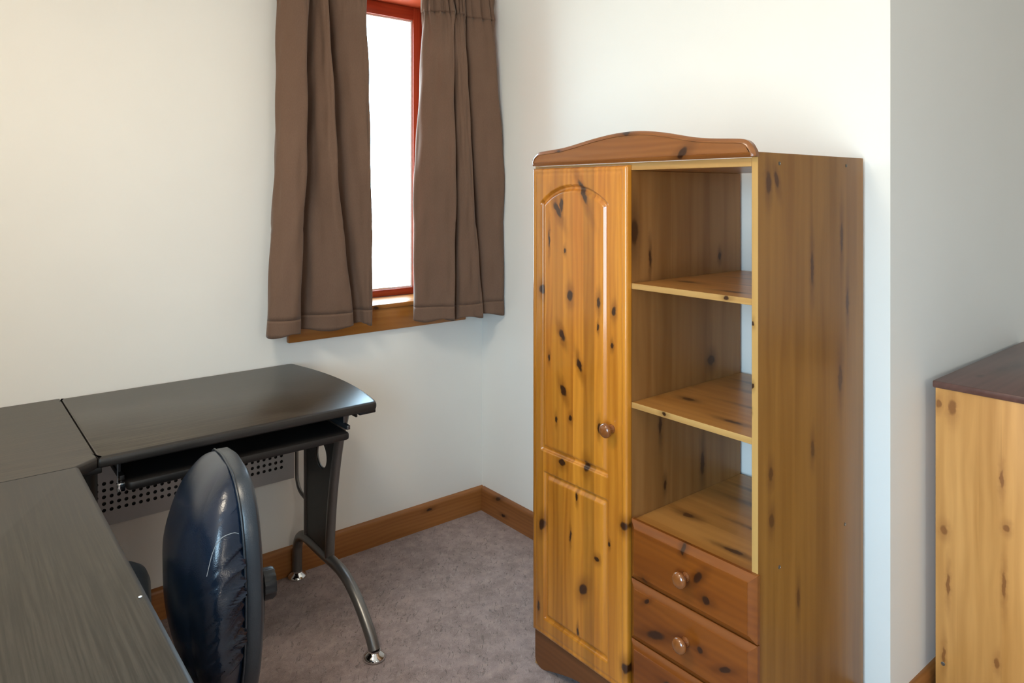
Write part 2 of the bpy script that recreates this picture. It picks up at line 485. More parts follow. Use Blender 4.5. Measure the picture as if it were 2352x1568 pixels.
shelf_knots = [kn(-1.37, -.36, .016, .010), kn(-1.50, -.18, .05, .008), kn(-1.55, -.43, .022, .007), kn(-1.42, -.10, .03, .006), kn(-1.56, -.30, .05, .005)]
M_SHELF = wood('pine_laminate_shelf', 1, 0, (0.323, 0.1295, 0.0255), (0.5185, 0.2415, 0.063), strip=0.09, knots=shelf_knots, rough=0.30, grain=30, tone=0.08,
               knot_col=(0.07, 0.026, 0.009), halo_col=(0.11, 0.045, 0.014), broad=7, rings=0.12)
M_EDGE_Y = wood('pale_edge_strip', 1, 2, (0.38, 0.19, 0.055), (0.52, 0.32, 0.115), rough=0.35, grain=55, rings=0.30,
                knots=[kn(-1.575, 1.137, .006, .0045), kn(-1.40, .838, .006, .0045)], broad=14)
M_EDGE_Z = wood('pale_edge_strip_upright', 2, 1, (0.43, 0.23, 0.062), (0.52, 0.31, 0.105), rough=0.35, grain=55, rings=0.15,
                knots=[kn(.955, -1.64, .005, .003), kn(.90, -1.638, .004, .002), kn(1.09, -1.642, .005, .003)])
dres_knots = [kn(.813, -.040, .018, .009), kn(.816, -.008, .010, .006), kn(.488, -.020, .011, .009), kn(.542, -.160, .008, .007), kn(.20, -.14, .012, .005),
              kn(.66, -.15, .02, .004), kn(.35, -.03, .025, .004), kn(.40, -.155, .03, .004), kn(.16, -.02, .02, .004)]
M_DRES = wood('light_pine_laminate_dresser', 2, 1, (0.525, 0.2257, 0.052), (0.8225, 0.407, 0.124), strip=0.05, knots=dres_knots, rough=0.4, grain=30, tone=0.11,
              knot_col=(0.27, 0.10, 0.024), halo_col=(0.40, 0.165, 0.042), broad=8, rings=0.18)
M_DRES_TOP = wood('brown_stained_dresser_top', 0, 1, (0.085, 0.036, 0.026), (0.150, 0.068, 0.052), rough=0.30, grain=40,
                  knots=[kn(.35, -.09, .03, .012), kn(.14, -.06, .008, .005), kn(.27, -.075, .03, .01)], knot_col=(0.05, 0.02, 0.016))
M_SCREW = plain('dull_screw', (0.22, 0.2, 0.17), 0.4, metal=0.9)

# ------------------------------------------------------------------ the setting
XL, YF, ZC = -2.30, -5.2, 2.42           # left wall, front wall (behind the camera), ceiling
YA, XR = -1.712, 1.9                     # alcove wall, end of the alcove
def struct(o): o['kind'] = 'structure'; return o

struct(box_obj('floor', (XL - .2, XR + .2, YF - .2, .3, -.08, 0.0), M_CARPET))
struct(box_obj('ceiling', (XL - .2, XR + .2, YF - .2, .3, ZC, ZC + .1), M_CEIL))
# window wall, with its opening
WX0, WX1, WZ0, WZ1 = -0.765, -0.213, 0.919, 2.165
bm = bmesh.new()
for d in ((XL - .2, WX0, 0, .26, 0, ZC), (WX1, 0.26, 0, .26, 0, ZC), (WX0, WX1, 0, .26, 0, WZ0), (WX0, WX1, 0, .26, WZ1, ZC)):
    bx(bm, *d)
bmesh.ops.remove_doubles(bm, verts=bm.verts[:], dist=1e-5)
struct(finish('wall_back', bm, M_WALL, smooth=0))
struct(box_obj('wall_right', (0, .26, YA, 0.0, 0, ZC), M_WALL))
struct(box_obj('wall_alcove', (.26, XR + .2, YA, YA + .26, 0, ZC), M_WALL))
struct(box_obj('wall_end', (XR, XR + .2, YF, YA, 0, ZC), M_WALL))
struct(box_obj('wall_front', (XL - .2, XR + .2, YF - .2, YF, 0, ZC), M_WALL))
bm = bmesh.new()
LY0, LY1, LZ0, LZ1 = -2.95, -1.90, .55, 1.78
for d in ((XL - .2, XL, LY1, 0, 0, ZC), (XL - .2, XL, YF, LY0, 0, ZC), (XL - .2, XL, LY0, LY1, 0, LZ0), (XL - .2, XL, LY0, LY1, LZ1, ZC)):
    bx(bm, *d)
bmesh.ops.remove_doubles(bm, verts=bm.verts[:], dist=1e-5)
struct(finish('wall_left', bm, M_WALL, smooth=0))

def baseboard(name, prof_axis, a0, a1, face, sign, m):
    """moulded skirting: 'x' runs along x with its face at y = face; 'y' runs along y with its face at x = face"""
    P = [(0, 0), (.016, 0), (.016, .086), (.0145, .093), (.010, .099), (.004, .101), (0, .101)]
    bm = bmesh.new()
    rings = []
    for a in (a0, a1):
        rings.append([((a, face + sign * t, z) if prof_axis == 'x' else (face + sign * t, a, z)) for t, z in P])
    loft(bm, rings)
    return struct(finish(name, bm, m, smooth=50))
baseboard('baseboard_back', 'x', XL, -0.0005, 0.0, -1, M_BASE)
baseboard('baseboard_right', 'y', YA - 0.0155, -0.0165, 0.0, -1, M_BASE_Y)
baseboard('baseboard_alcove', 'x', 0.0005, XR, YA, -1, M_BASE)
baseboard('baseboard_left', 'y', YF, -0.0165, XL, 1, M_BASE_Y)

# window 1: jamb lining, sash, pane, sill, apron, casings
win = struct(thing('window_1', (0, 0, 0), None, None))
bm = bmesh.new()
t = .018
bx(bm, WX0, WX0 + .004, .0, .20, WZ0, WZ1); bx(bm, WX1 - .004, WX1, .0, .20, WZ0, WZ1); bx(bm, WX0 + .004, WX1 - .004, .0, .20, WZ1 - .004, WZ1)
finish('jamb_lining', bm, M_SASH, win)
SY = .145
sx0, sx1, sz0, sz1 = WX0 + .004, WX1 - .004, .938, WZ1 - .004
gx0, gx1, gz0, gz1 = sx0 + .043, -.2575, .966, 2.106
bm = bmesh.new()
bx(bm, sx0, gx0, SY, SY + .05, sz0, sz1, .003); bx(bm, gx1, sx1, SY, SY + .05, sz0, sz1, .003)
finish('sash_stile', bm, M_SASH, win)
bm = bmesh.new()
bx(bm, gx0, gx1, SY + .0005, SY + .05, sz0, gz0, .003); bx(bm, gx0, gx1, SY + .0005, SY + .05, gz1, sz1, .003)
finish('sash_rail', bm, M_SASH_X, win)
box_obj('pane', (gx0 - .004, gx1 + .004, SY + .026, SY + .030, gz0 - .004, gz1 + .004), M_GLASS, win)
bm = bmesh.new()
bx(bm, gx0, gx0 + .008, SY + .010, SY + .025, gz0, gz1); bx(bm, gx1 - .008, gx1, SY + .010, SY + .025, gz0, gz1)
bx(bm, gx0 + .008, gx1 - .008, SY + .010, SY + .025, gz0, gz0 + .007); bx(bm, gx0 + .008, gx1 - .008, SY + .010, SY + .025, gz1 - .007, gz1)
tag(finish('glazing_bead', bm, plain('white_bead', (0.8, 0.78, 0.76), 0.4), win), 'thin white glazing bead')
bm = bmesh.new()
bx(bm, -.868, -.10, -.030, 0.0, .919, .937, .004); bx(bm, WX0 + .0045, WX1 - .0045, 0.0, .20, .919, .937)
finish('window_sill', bm, M_SILL, win)
bm = bmesh.new()
bx(bm, -.872, -.10, -.021, -.0003, .832, .9185, .003)
finish('apron', bm, M_SILL, win)
for nm, d in (('casing', (-.868, WX0 + .01, -.018, -.0003, .938, 2.27)), ('casing', (WX1 - .01, -.10, -.018, -.0003, .938, 2.27)),
              ('head_casing', (WX0 + .0105, WX1 - .0105, -.018, -.0003, WZ1 - .012, 2.27))):
    box_obj(nm, d, M_SASH if nm == 'casing' else M_SASH_X, win, .003)

# window 2, in the left wall behind the camera (source of the room's daylight)
win2 = struct(thing('window_2', (0, 0, 0), None, None))
bm = bmesh.new()
for d in ((XL - .12, XL - .07, LY0, LY0 + .05, LZ0, LZ1), (XL - .12, XL - .07, LY1 - .05, LY1, LZ0, LZ1), (XL - .12, XL - .07, LY0 + .05, LY1 - .05, LZ0, LZ0 + .05),
          (XL - .12, XL - .07, LY0 + .05, LY1 - .05, LZ1 - .05, LZ1)):
    bx(bm, *d, bev=.003)
finish('sash', bm, M_SASH, win2)
box_obj('pane', (XL - .10, XL - .096, LY0 + .046, LY1 - .046, LZ0 + .046, LZ1 - .046), M_GLASS, win2)
box_obj('window_sill', (XL - .12, XL + .03, LY0, LY1, LZ0 - .0, LZ0 + .0195), M_SILL, win2)

# ------------------------------------------------------------------ pine cabinet
cab = thing('cabinet', (-.255, -1.29, 0), 'tall honey pine cabinet with one closed door, open shelves and drawers, against the white wall', 'cabinet')
CX, CXB = -.493, -.018
def cpart(name, bm, mats, smooth=35):
    o = finish(name, bm, mats, None, smooth)
    o.parent = cab
    o.matrix_parent_inverse = Matrix.Translation((.255, 1.29, 0))   # its mesh stays in room coordinates
    return o
def edge_faces(bm, xlim, mi=1):
    for f in bm.faces:
        if f.normal.x < -0.7 and f.calc_center_median().x < xlim: f.material_index = mi
def board(name, dims, mats, front=None, bev=.0008):
    bm = bmesh.new(); bx(bm, *dims, bev=bev, seg=1)
    bm.normal_update()
    if front is not None:
        bmesh.ops.recalc_face_normals(bm, faces=bm.faces[:]); edge_faces(bm, front)
    return cpart(name, bm, mats)
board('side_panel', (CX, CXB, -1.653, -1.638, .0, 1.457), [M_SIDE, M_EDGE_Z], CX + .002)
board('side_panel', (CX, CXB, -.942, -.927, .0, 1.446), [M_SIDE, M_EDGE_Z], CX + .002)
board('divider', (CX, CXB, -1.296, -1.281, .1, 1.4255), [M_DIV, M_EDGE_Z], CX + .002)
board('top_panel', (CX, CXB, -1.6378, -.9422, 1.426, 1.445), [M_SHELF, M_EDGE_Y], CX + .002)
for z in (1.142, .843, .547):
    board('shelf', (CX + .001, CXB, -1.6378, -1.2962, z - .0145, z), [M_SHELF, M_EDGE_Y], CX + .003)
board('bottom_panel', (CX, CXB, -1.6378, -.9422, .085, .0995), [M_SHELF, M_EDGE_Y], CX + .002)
board('back_panel', (CXB - .004, CXB, -1.2808, -.9422, .1, 1.4255), M_SHELF)

# pediment with its wave outline and moulded rim
ped = [(-.934, 1.446), (-.932, 1.458), (-.938, 1.470), (-.950, 1.4795), (-.968, 1.4855), (-1.017, 1.4890), (-1.055, 1.4920), (-1.093, 1.4970), (-1.138, 1.5045), (-1.182, 1.5115), (-1.244, 1.5190),
       (-1.304, 1.5220), (-1.353, 1.5205), (-1.407, 1.5135), (-1.448, 1.5060), (-1.495, 1.4970), (-1.545, 1.4910), (-1.605, 1.4870), (-1.622, 1.4855), (-1.636, 1.4820),
       (-1.647, 1.4740), (-1.654, 1.4630), (-1.658, 1.4540), (-1.659, 1.446)]
core = catmull([Vector((y, z, 0)) for y, z in ped], 4)
P0 = [(v.x, v.y) for v in core]
# counter-clockwise seen along +x is needed for the inset: reverse so that the area is positive
area = sum(P0[i - 1][0] * P0[i][1] - P0[i][0] * P0[i - 1][1] for i in range(len(P0)))
if area < 0: P0 = P0[::-1]
bm = bmesh.new()
layers = [(0, 0), (0, .011), (.003, .0145), (.0075, .0170), (.0095, .0175), (.0100, .0150), (.0118, .0152)]
rings = []
for ins, dep in layers:
    Q = inset_poly(P0, ins) if ins else P0
    rings.append([(-.497 - dep, y, max(z, 1.446)) for y, z in Q])
loft(bm, rings)
cpart('pediment', bm, M_PED, 30)

# plinth with rounded bracket foot
FY0, FY1 = -1.653, -.930
bm = bmesh.new()
bot = []
NS = 24
prof = [(0, .105), (0, .020), (.003, .012), (.009, .006), (.017, .002), (.026, .0), (.038, .0015), (.062, .010), (.10, .0225), (.15, .037), (.19, .044), (.26, .049)]
pl = [(FY1 - a, z) for a, z in prof] + [(FY0 + a, z) for a, z in reversed(prof)]
loft(bm, [[(-.496, y, z) for y, z in pl], [(-.478, y, z) for y, z in pl]])
cpart('plinth', bm, M_PLINTH, 40)

# door: a routed, arched two-panel front
DY0, DY1, DZ0, DZ1 = -1.298, -.935, .112, 1.439
XF = -.513
def panel_d(y, z):
    best = 1e9
    # upper, arched
    d = min(-.977 - y, y + 1.231, z - .643)
    if z > 1.25: d = min(d, .1935 - math.hypot(y + 1.104, z - 1.1935))
    best = abs(d); sd = d
    d2 = min(-.990 - y, y + 1.230, z - .167, .577 - z)
    if abs(d2) < best: sd = d2
    return sd
def door_depth(y, z):
    e = min(y - DY0, DY1 - y, z - DZ0, DZ1 - z)
    h = 0.0
    if e < .011: h = .008 * (1 - math.sqrt(max(0, 1 - ((.011 - e) / .011) ** 2)))
    if .013 < e < .0175: h = max(h, .0011)
    elif .0175 <= e < .0215: h = max(h, .0011 * (1 - (e - .0175) / .004))
    s = panel_d(y, z)
    if -.004 < s <= 0: h = max(h, .0078 * (1 + s / .004))
    elif 0 < s < .004: h = max(h, .0078)
    elif .004 <= s < .016: h = max(h, .0078 * (.5 + .5 * math.cos(PI * (s - .004) / .012)))
    return h
def lin(a, b, n): return [a + (b - a) * i / n for i in range(n + 1)]
ys = lin(DY0, DY1, 144); zs = lin(DZ0, DZ1, 500)
bm = bmesh.new()
G = [[bm.verts.new((XF + door_depth(y, z), y, z)) for z in zs] for y in ys]
for i in range(len(ys) - 1):
    for j in range(len(zs) - 1):
        bm.faces.new((G[i][j], G[i][j + 1], G[i + 1][j + 1], G[i + 1][j]))
loop = [G[i][0] for i in range(len(ys))] + [G[-1][j] for j in range(1, len(zs))] + [G[i][-1] for i in range(len(ys) - 2, -1, -1)] + [G[0][j] for j in range(len(zs) - 2, 0, -1)]
back = [bm.verts.new((CX - .001, v.co.y, v.co.z)) for v in loop]
for i in range(len(loop)):
    j = (i + 1) % len(loop)
    bm.faces.new((loop[i], loop[j], back[j], back[i]))
bm.faces.new(back)
door = cpart('door', bm, M_DOOR, 60)

def knob(loc, parent):
    bm = bmesh.new()
    prof = [(.0105, 0), (.0115, .002), (.0100, .005), (.0082, .010), (.0088, .014), (.0130, .0175), (.0172, .0205), (.0188, .0245), (.0180, .0285), (.0150, .0320), (.0100, .0345), (.0045, .0356), (0.0, .0358)]
    lathe(bm, prof, loc, (-1, 0, 0), 32)
    o = finish('knob', bm, M_KNOB, None, 60)
    o.parent = parent
    return o
k = knob((XF + .0005, -1.249, .768), door)

# drawers
for z0, z1 in ((.4115, .5570), (.2620, .4085), (.1120, .2590)):
    bm = bmesh.new()
    y0, y1 = -1.658, -1.306
    prof = [(0, .0), (0, .0085), (.002, .0110), (.0165, .0185), (.0172, .0200), (.0200, .0200)]
    rings = []
    for ins, dep in prof:
        rings.append([(CX - .0005 - dep, y, z) for y, z in ((y0 + ins, z0 + ins), (y1 - ins, z0 + ins), (y1 - ins, z1 - ins), (y0 + ins, z1 - ins))])
    loft(bm, rings)
    # the drawer box behind its front
    bx(bm, CX + .0005, -.06, -1.632, -1.302, z0 + .012, z1 - .018)
    dr = cpart('drawer', bm, M_DRAWER, 25)
    knob((CX - .0205, -1.481, (z0 + z1) / 2 + .003), dr)
for x, z in ((-.409, 1.434), (-.107, 1.436), (-.409, .545), (-.114, .554)):
    bm = bmesh.new()
    lathe(bm, [(.0042, 0), (.0042, .0008), (.0030, .0012), (.0026, .0003), (0, .0003)], (x, -1.6530, z), (0, -1, 0), 14)
    cpart('screw', bm, M_SCREW, 40)

# ------------------------------------------------------------------ chest of drawers in the alcove
DR = thing('chest_of_drawers', (.196, -1.742, 0), 'light pine chest of drawers with dark brown top in the alcove', 'dresser', math.radians(1.2))
DL, DD, DH = .76, .42, .857
def dp(name, dims, m, bev=.001): return box_obj(name, dims, m, DR, bev)
dp('top', (-.006, DL + .006, -DD - .016, .006, DH, DH + .0185), M_DRES_TOP, .004)
dp('side_panel', (0, .016, -DD, 0, 0, DH - .0003), M_DRES)
dp('side_panel', (DL - .016, DL, -DD, 0, 0, DH - .0003), M_DRES)
dp('back_panel', (.0163, DL - .0163, -.012, -.006, .06, DH - .0005), M_DRES)
dp('plinth', (.0163, DL - .0163, -DD + .012, -DD + .03, 0, .07), M_DRES_TOP)
for i in range(4):
    z0 = .074 + i * .195
    d = dp('drawer', (.0170, DL - .0170, -DD - .001, -.03, z0, z0 + .190), M_DRES, .003)
    for x in (.2, DL - .2):
        bm = bmesh.new()
        lathe(bm, [(.0105, 0), (.0085, .010), (.0170, .0205), (.0188, .0245), (.0150, .0320), (0, .0358)], (x, -DD - .0008, z0 + .095), (0, -1, 0), 24)
        finish('knob', bm, M_KNOB, d)
for y, z in ((-.018, .138), (-.38, .138)):
    bm = bmesh.new()
    lathe(bm, [(.0050, 0), (.0050, .0008), (.0036, .0012), (.0030, .0003), (0, .0003)], (0.0, y, z), (-1, 0, 0), 14)
    finish('screw', bm, M_SCREW, DR)

# ------------------------------------------------------------------ corner desk
DESK = thing('corner_desk', (-1.56, -.62, 0), 'black L-shaped corner desk with keyboard tray and chromed feet, under the window wall', 'desk')
def kp(name, bm, mats, smooth=35, parent=None):
    o = finish(name, bm, mats, None, smooth)
    if parent is None:
        o.parent = DESK; o.matrix_parent_inverse = Matrix.Translation((1.56, .62, 0))
    else:
        o.parent = parent
    return o
ZT, TH = .757, .026
def inset_edges(P, D):
    n = len(P); out = []
    for i in range(n):
        a, b, c = (Vector(q) for q in (P[i - 1], P[i], P[(i + 1) % n]))
        e1 = (b - a).normalized(); e2 = (c - b).normalized()
        n1 = Vector((-e1.y, e1.x)); n2 = Vector((-e2.y, e2.x))
        d1, d2 = D[i - 1], D[i]
        det = n1.x * n2.y - n1.y * n2.x
        if abs(det) < 1e-4: o_ = n1 * (d1 + d2) / 2
        else: o_ = Vector((d1 * n2.y - d2 * n1.y, n1.x * d2 - n2.x * d1)) / det
        out.append((b.x + o_.x, b.y + o_.y))
    return out
def slab(name, outline, mtop, seam=lambda x, y: False):
    """outline counter-clockwise (x, y); moulded black edge, laminate top"""
    a = sum(outline[i - 1][0] * outline[i][1] - outline[i][0] * outline[i - 1][1] for i in range(len(outline)))
    if a < 0: outline = outline[::-1]
    SM = [seam((outline[i][0] + outline[(i + 1) % len(outline)][0]) / 2, (outline[i][1] + outline[(i + 1) % len(outline)][1]) / 2) for i in range(len(outline))]
    bm = bmesh.new()
    prof = [(.006, -TH), (.0015, -TH + .004), (0, -TH + .010), (0, -.009), (.002, -.004), (.006, -.001), (.0095, 0)]
    rings = []
    for ins, dz in prof:
        rings.append([(x, y, ZT + dz) for x, y in inset_edges(outline, [ins * (.12 if sm else 1) for sm in SM])])
    loft(bm, rings, cap1=False, mat=1)
    Q = inset_edges(outline, [.0095 * (.12 if sm else 1) for sm in SM])
    f = bm.faces.new([bm.verts.new((x, y, ZT)) for x, y in Q]); f.material_index = 0
    bmesh.ops.remove_doubles(bm, verts=bm.verts[:], dist=1e-5)
    return kp(name, bm, [mtop, M_DESK_EDGE], 30)
def rounded(pts, rads, n=8):
    out = []
    m = len(pts)
    for i in range(m):
        p = Vector(pts[i]); a = Vector(pts[i - 1]); b = Vector(pts[(i + 1) % m]); r = rads[i]
        if r <= 0: out.append(tuple(p)); continue
        d1 = (a - p).normalized(); d2 = (b - p).normalized()
        ang = d1.angle(d2); t = min(r / math.tan(ang / 2), (a - p).length * .49, (b - p).length * .49)
        q0 = p + d1 * t; q1 = p + d2 * t
        for k in range(n + 1):
            s = k / n
            out.append(tuple((1 - s) ** 2 * q0 + 2 * s * (1 - s) * p + s * s * q1))
    return out
# right run: its free end bows outwards
bow = [(-.8090 - .034 * ((y + .335) / .29) ** 2, y) for y in lin(-.600, -.050, 16)]
pts = [(-1.5640, -.6245), (-.845, -.6245)] + bow + [(-.850, -.004), (-1.5640, -.004)]
rad = [.006, .022] + [0] * len(bow) + [.028, .006]
slab('desktop', rounded(pts, rad), M_DESK_X, lambda x, y: x < -1.5635)
cor = [(-2.235, -.004), (-2.235, -.6540), (-1.6050, -.6540), (-1.5660, -.6245), (-1.5660, -.004)]
slab('desktop', rounded(cor, [.01, 0, 0, 0, .004]), M_DESK_X, lambda x, y: x > -1.5665 or y > -.006 or (y < -.6535 and x < -1.606))
lef = [(-2.235, -.6555), (-2.235, -1.84), (-1.6050, -1.84), (-1.6050, -.6555)]
slab('desktop', rounded(lef, [0, .05, .05, 0]), M_DESK_Y, lambda x, y: y > -.656)

# right-hand leg: two uprights, dark panel with oval hole, curved foot tube, chrome feet, cable tube
LX = -.848
def leg_set(LX):
    bm = bmesh.new()
    f = [(-.432, .733), (-.425, .700), (-.410, .655), (-.385, .595), (-.357, .50), (-.334, .40), (-.318, .30), (-.310, .22), (-.307, .170)]
    tube(bm, catmull([(LX, y, z) for y, z in f], 5), .0155, 18)
    front = kp('leg', bm, M_TUBE, 60)
    bm = bmesh.new()
    tube(bm, [(LX, -.124, z) for z in (.172, .3, .5, .733)], .0105, 16)
    kp('leg', bm, M_TUBE, 60)
    bm = bmesh.new()
    b = [(-.040, .020), (-.040, .075), (-.044, .118), (-.062, .150), (-.092, .168), (-.135, .172), (-.215, .171), (-.300, .170), (-.345, .171), (-.400, .167), (-.455, .151), (-.512, .120), (-.560, .083), (-.596, .048), (-.613, .022)]
    tube(bm, catmull([(LX, y, z) for y, z in b], 5), .0170, 18)
    foot = kp('foot_tube', bm, M_TUBE, 60)
    for y in (-.613, -.040):
        bm = bmesh.new()
        lathe(bm, [(.030, 0), (.033, .002), (.033, .006), (.029, .012), (.021, .017), (.017, .021), (.0175, .026), (.0, .026)], (LX, y, 0), (0, 0, 1), 30)
        kp('chrome_foot', bm, M_CHROME, 40, foot).parent = foot
    # panel with a true oval hole
    hy, hz, ry, rz = -.252, .495, .043, .044
    bm = bmesh.new()
    zs_ = lin(.176, .730, 40)
    def fy(z):
        for (ya, za), (yb, zb) in zip(f[:-1], f[1:]):
            if zb <= z <= za: return yb + (ya - yb) * (z - zb) / (za - zb)
        return -.307
    outer = [(-.128, z) for z in zs_] + [(fy(z) + .004, z) for z in reversed(zs_)]
    hole = [(hy + ry * math.cos(2 * PI * i / 40), hz + rz * math.sin(2 * PI * i / 40)) for i in range(40)]
    for x in (LX - .005, LX + .005):
        vo = [bm.verts.new((x, y, z)) for y, z in outer]; vh = [bm.verts.new((x, y, z)) for y, z in hole]
        eo = [bm.edges.new((vo[i], vo[(i + 1) % len(vo)])) for i in range(len(vo))]
        eh = [bm.edges.new((vh[i], vh[(i + 1) % len(vh)])) for i in range(len(vh))]
        bmesh.ops.triangle_fill(bm, edges=eo + eh, use_beauty=True)
        if x < LX: lo_, lh = vo, vh
        else:
            for A, B in ((lo_, vo), (lh, vh)):
                for i in range(len(A)):
                    j = (i + 1) % len(A)
                    bm.faces.new((A[i], A[j], B[j], B[i]))
    pn = kp('leg_panel', bm, M_PANEL, 30)
    bm = bmesh.new()
    tube(bm, catmull([(LX + .001, hy + (ry - .001) * math.cos(2 * PI * i / 24), hz + (rz - .001) * math.sin(2 * PI * i / 24)) for i in range(24)] + [(LX + .001, hy + ry - .001, hz)], 2), .0035, 8, False)
    kp('hole_rim', bm, M_TUBE, 60, pn)
    bm = bmesh.new()
    j = [(-.035, .733), (-.035, .60), (-.035, .45), (-.035, .375), (-.040, .345), (-.056, .322), (-.080, .311), (-.118, .305)]
    tube(bm, catmull([(LX, y, z) for y, z in j], 5), .0065, 12)
    kp('brace', bm, M_TUBE, 60)
    bm = bmesh.new()
    bx(bm, LX - .018, LX + .018, -.46, -.03, .7325, .7345)
    bx(bm, LX + .016, LX + .022, -.462, -.415, .668, .7335, .001)
    kp('mounting_plate', bm, M_PANEL)
leg_set(LX)
bm = bmesh.new()
bx(bm, -.895, -.842, -.612, -.545, .7215, .7335, .003)
kp('edge_clip', bm, M_PLASTIC)

# corner post and supports of the left run
for x, y in ((-1.560, -.455), (-2.20, -.06)):
    bm = bmesh.new(); tube(bm, [(x, y, .0), (x, y, .733)], .022, 20); kp('post', bm, M_PANEL, 60)
bm = bmesh.new(); bx(bm, -1.600, -1.555, -.62, -.43, .7185, .7335, .003); kp('corner_bracket', bm, M_BLACK)
bm = bmesh.new(); bx(bm, -2.18, -1.66, -1.80, -1.775, 0, .7335, .002); kp('end_panel', bm, M_PANEL)

# perforated modesty panel
bm = bmesh.new()
my, pz0, pz1, px0, px1 = -.060, .366, .640, -1.535, -.868
hole_r, stp = .0056, .0202
hx0, hz0, ncol, nrow = -1.479, .4125, 29, 5
def panel_sheet(bm, y0, y1):
    cells_x = [hx0 + (i - .5) * stp for i in range(ncol + 1)]; cells_z = [hz0 + (i - .5) * stp for i in range(nrow + 1)]
    for y in (y0,):
        for i in range(ncol):
            for jj in range(nrow):
                xa, xb, za, zb = cells_x[i], cells_x[i + 1], cells_z[jj], cells_z[jj + 1]
                cx, cz = (xa + xb) / 2, (za + zb) / 2
                # square ring of 12 points against 12 hole points
                sq = []
                for t0, t1 in (((xb, cz), (xb, zb)), ):
                    pass
                N = 12
                hol = [(cx + hole_r * math.cos(2 * PI * q / N), cz + hole_r * math.sin(2 * PI * q / N)) for q in range(N)]
                h = stp / 2
                for q in range(N):
                    a = 2 * PI * q / N; c, s = math.cos(a), math.sin(a); mm = max(abs(c), abs(s))
                    sq.append((cx + h * c / mm, cz + h * s / mm))
                S = [bm.verts.new((x, y, z)) for x, z in sq]; H = [bm.verts.new((x, y, z)) for x, z in hol]
                H2 = [bm.verts.new((x, y1, z)) for x, z in hol]
                for q in range(N):
                    r = (q + 1) % N
                    bm.faces.new((S[q], S[r], H[r], H[q])); bm.faces.new((H[q], H[r], H2[r], H2[q]))
                # the four corners
                for q0, (sxn, szn) in zip((1, 4, 7, 10), ((1, 1), (-1, 1), (-1, -1), (1, -1))):
                    cv = bm.verts.new((cx + sxn * h, y, cz + szn * h))
                    bm.faces.new((S[q0], cv, S[q0 + 1]))
    xa, xb, za, zb = cells_x[0], cells_x[-1], cells_z[0], cells_z[-1]
    for d in ((px0, xa, pz0, pz1), (xb, px1, pz0, pz1), (xa, xb, pz0, za), (xa, xb, zb, pz1)):
        vs = [bm.verts.new(p) for p in ((d[0], y0, d[2]), (d[1], y0, d[2]), (d[1], y0, d[3]), (d[0], y0, d[3]))]
        bm.faces.new(vs)
panel_sheet(bm, my, my + .0015)
bx(bm, px0, px1, my, my + .014, pz0 - .0012, pz0); bx(bm, px0, px1, my, my + .014, pz1, pz1 + .0012)
bmesh.ops.remove_doubles(bm, verts=bm.verts[:], dist=1e-6)
mod = kp('modesty_panel', bm, M_PERF, 30)
tag(mod, 'grey perforated metal panel')
bm = bmesh.new(); bx(bm, px0 + .001, px1 - .001, my + .0085, my + .0115, pz0, pz1); kp('shade_backing', bm, M_BLACK, 30, mod)  # dark plate added so the holes look filled with shade
for x in (-1.50, -.885):
    bm = bmesh.new(); bx(bm, x - .02, x + .02, my + .001, my + .0095, pz1 - .02, .7335); kp('hanger', bm, M_PANEL, 30, None)

# keyboard tray with its side rails
bm = bmesh.new()
outl = rounded([(-1.503, -.622), (-.930, -.622), (-.930, -.30), (-1.503, -.30)], [.016, .012, .004, .004])
prof = [(.004, .663), (.001, .665), (0, .669), (0, .678), (.002, .682), (.006, .684), (.008, .684)]
loft(bm, [[(x, y, z) for x, y in inset_poly(outl, i)] for i, z in prof])
tray = kp('keyboard_tray', bm, M_BLACK, 30)
for xa in (-.929, -1.5045):
    bm = bmesh.new()
    s = 1 if xa > -1.2 else -1
    w = .0105
    x0, x1 = (xa, xa + w) if s > 0 else (xa - w, xa)
    bx(bm, x0, x1, -.600, -.28, .684, .696, .001)
    bx(bm, x0 + .003, x1 - .003, -.57, -.26, .6955, .7335)
    kp('slide_rail', bm, M_RAIL if s > 0 else M_PLASTIC, 30, tray)
bm = bmesh.new(); bx(bm, -1.5240, -1.5060, -.617, -.606, .664, .684, .0015); tag(kp('rail_end', bm, M_CHROME, 30, tray), 'shiny rail end')
bm = bmesh.new(); bx(bm, -1.5215, -1.5190, -.604, -.602, .684, .7335); kp('hanger_rod', bm, M_RAIL, 30, tray)

# ------------------------------------------------------------------ office chair
CH = math.radians(172.0)
fwd = Vector((math.cos(CH), math.sin(CH), 0)); lef_ = Vector((-math.sin(CH), math.cos(CH), 0)); upv = Vector((0, 0, 1))
CB = Vector((-1.334, -.930, 0))          # middle of the rear face of the backrest, on the floor
chair = thing('office_chair', CB + fwd * .30, 'worn dark blue-black leather office chair with puffed backrest, tucked under the black desk', 'chair')
CI = Matrix.Translation(-(CB + fwd * .30))
def hp(name, bm, mats, smooth=60, parent=None):
    o = finish(name, bm, mats, None, smooth)
    if parent is None: o.parent = chair; o.matrix_parent_inverse = CI
    else: o.parent = parent
    return o
def cl(a, b, c): return CB + fwd * a + lef_ * b + upv * c     # forward, left (towards the camera), up

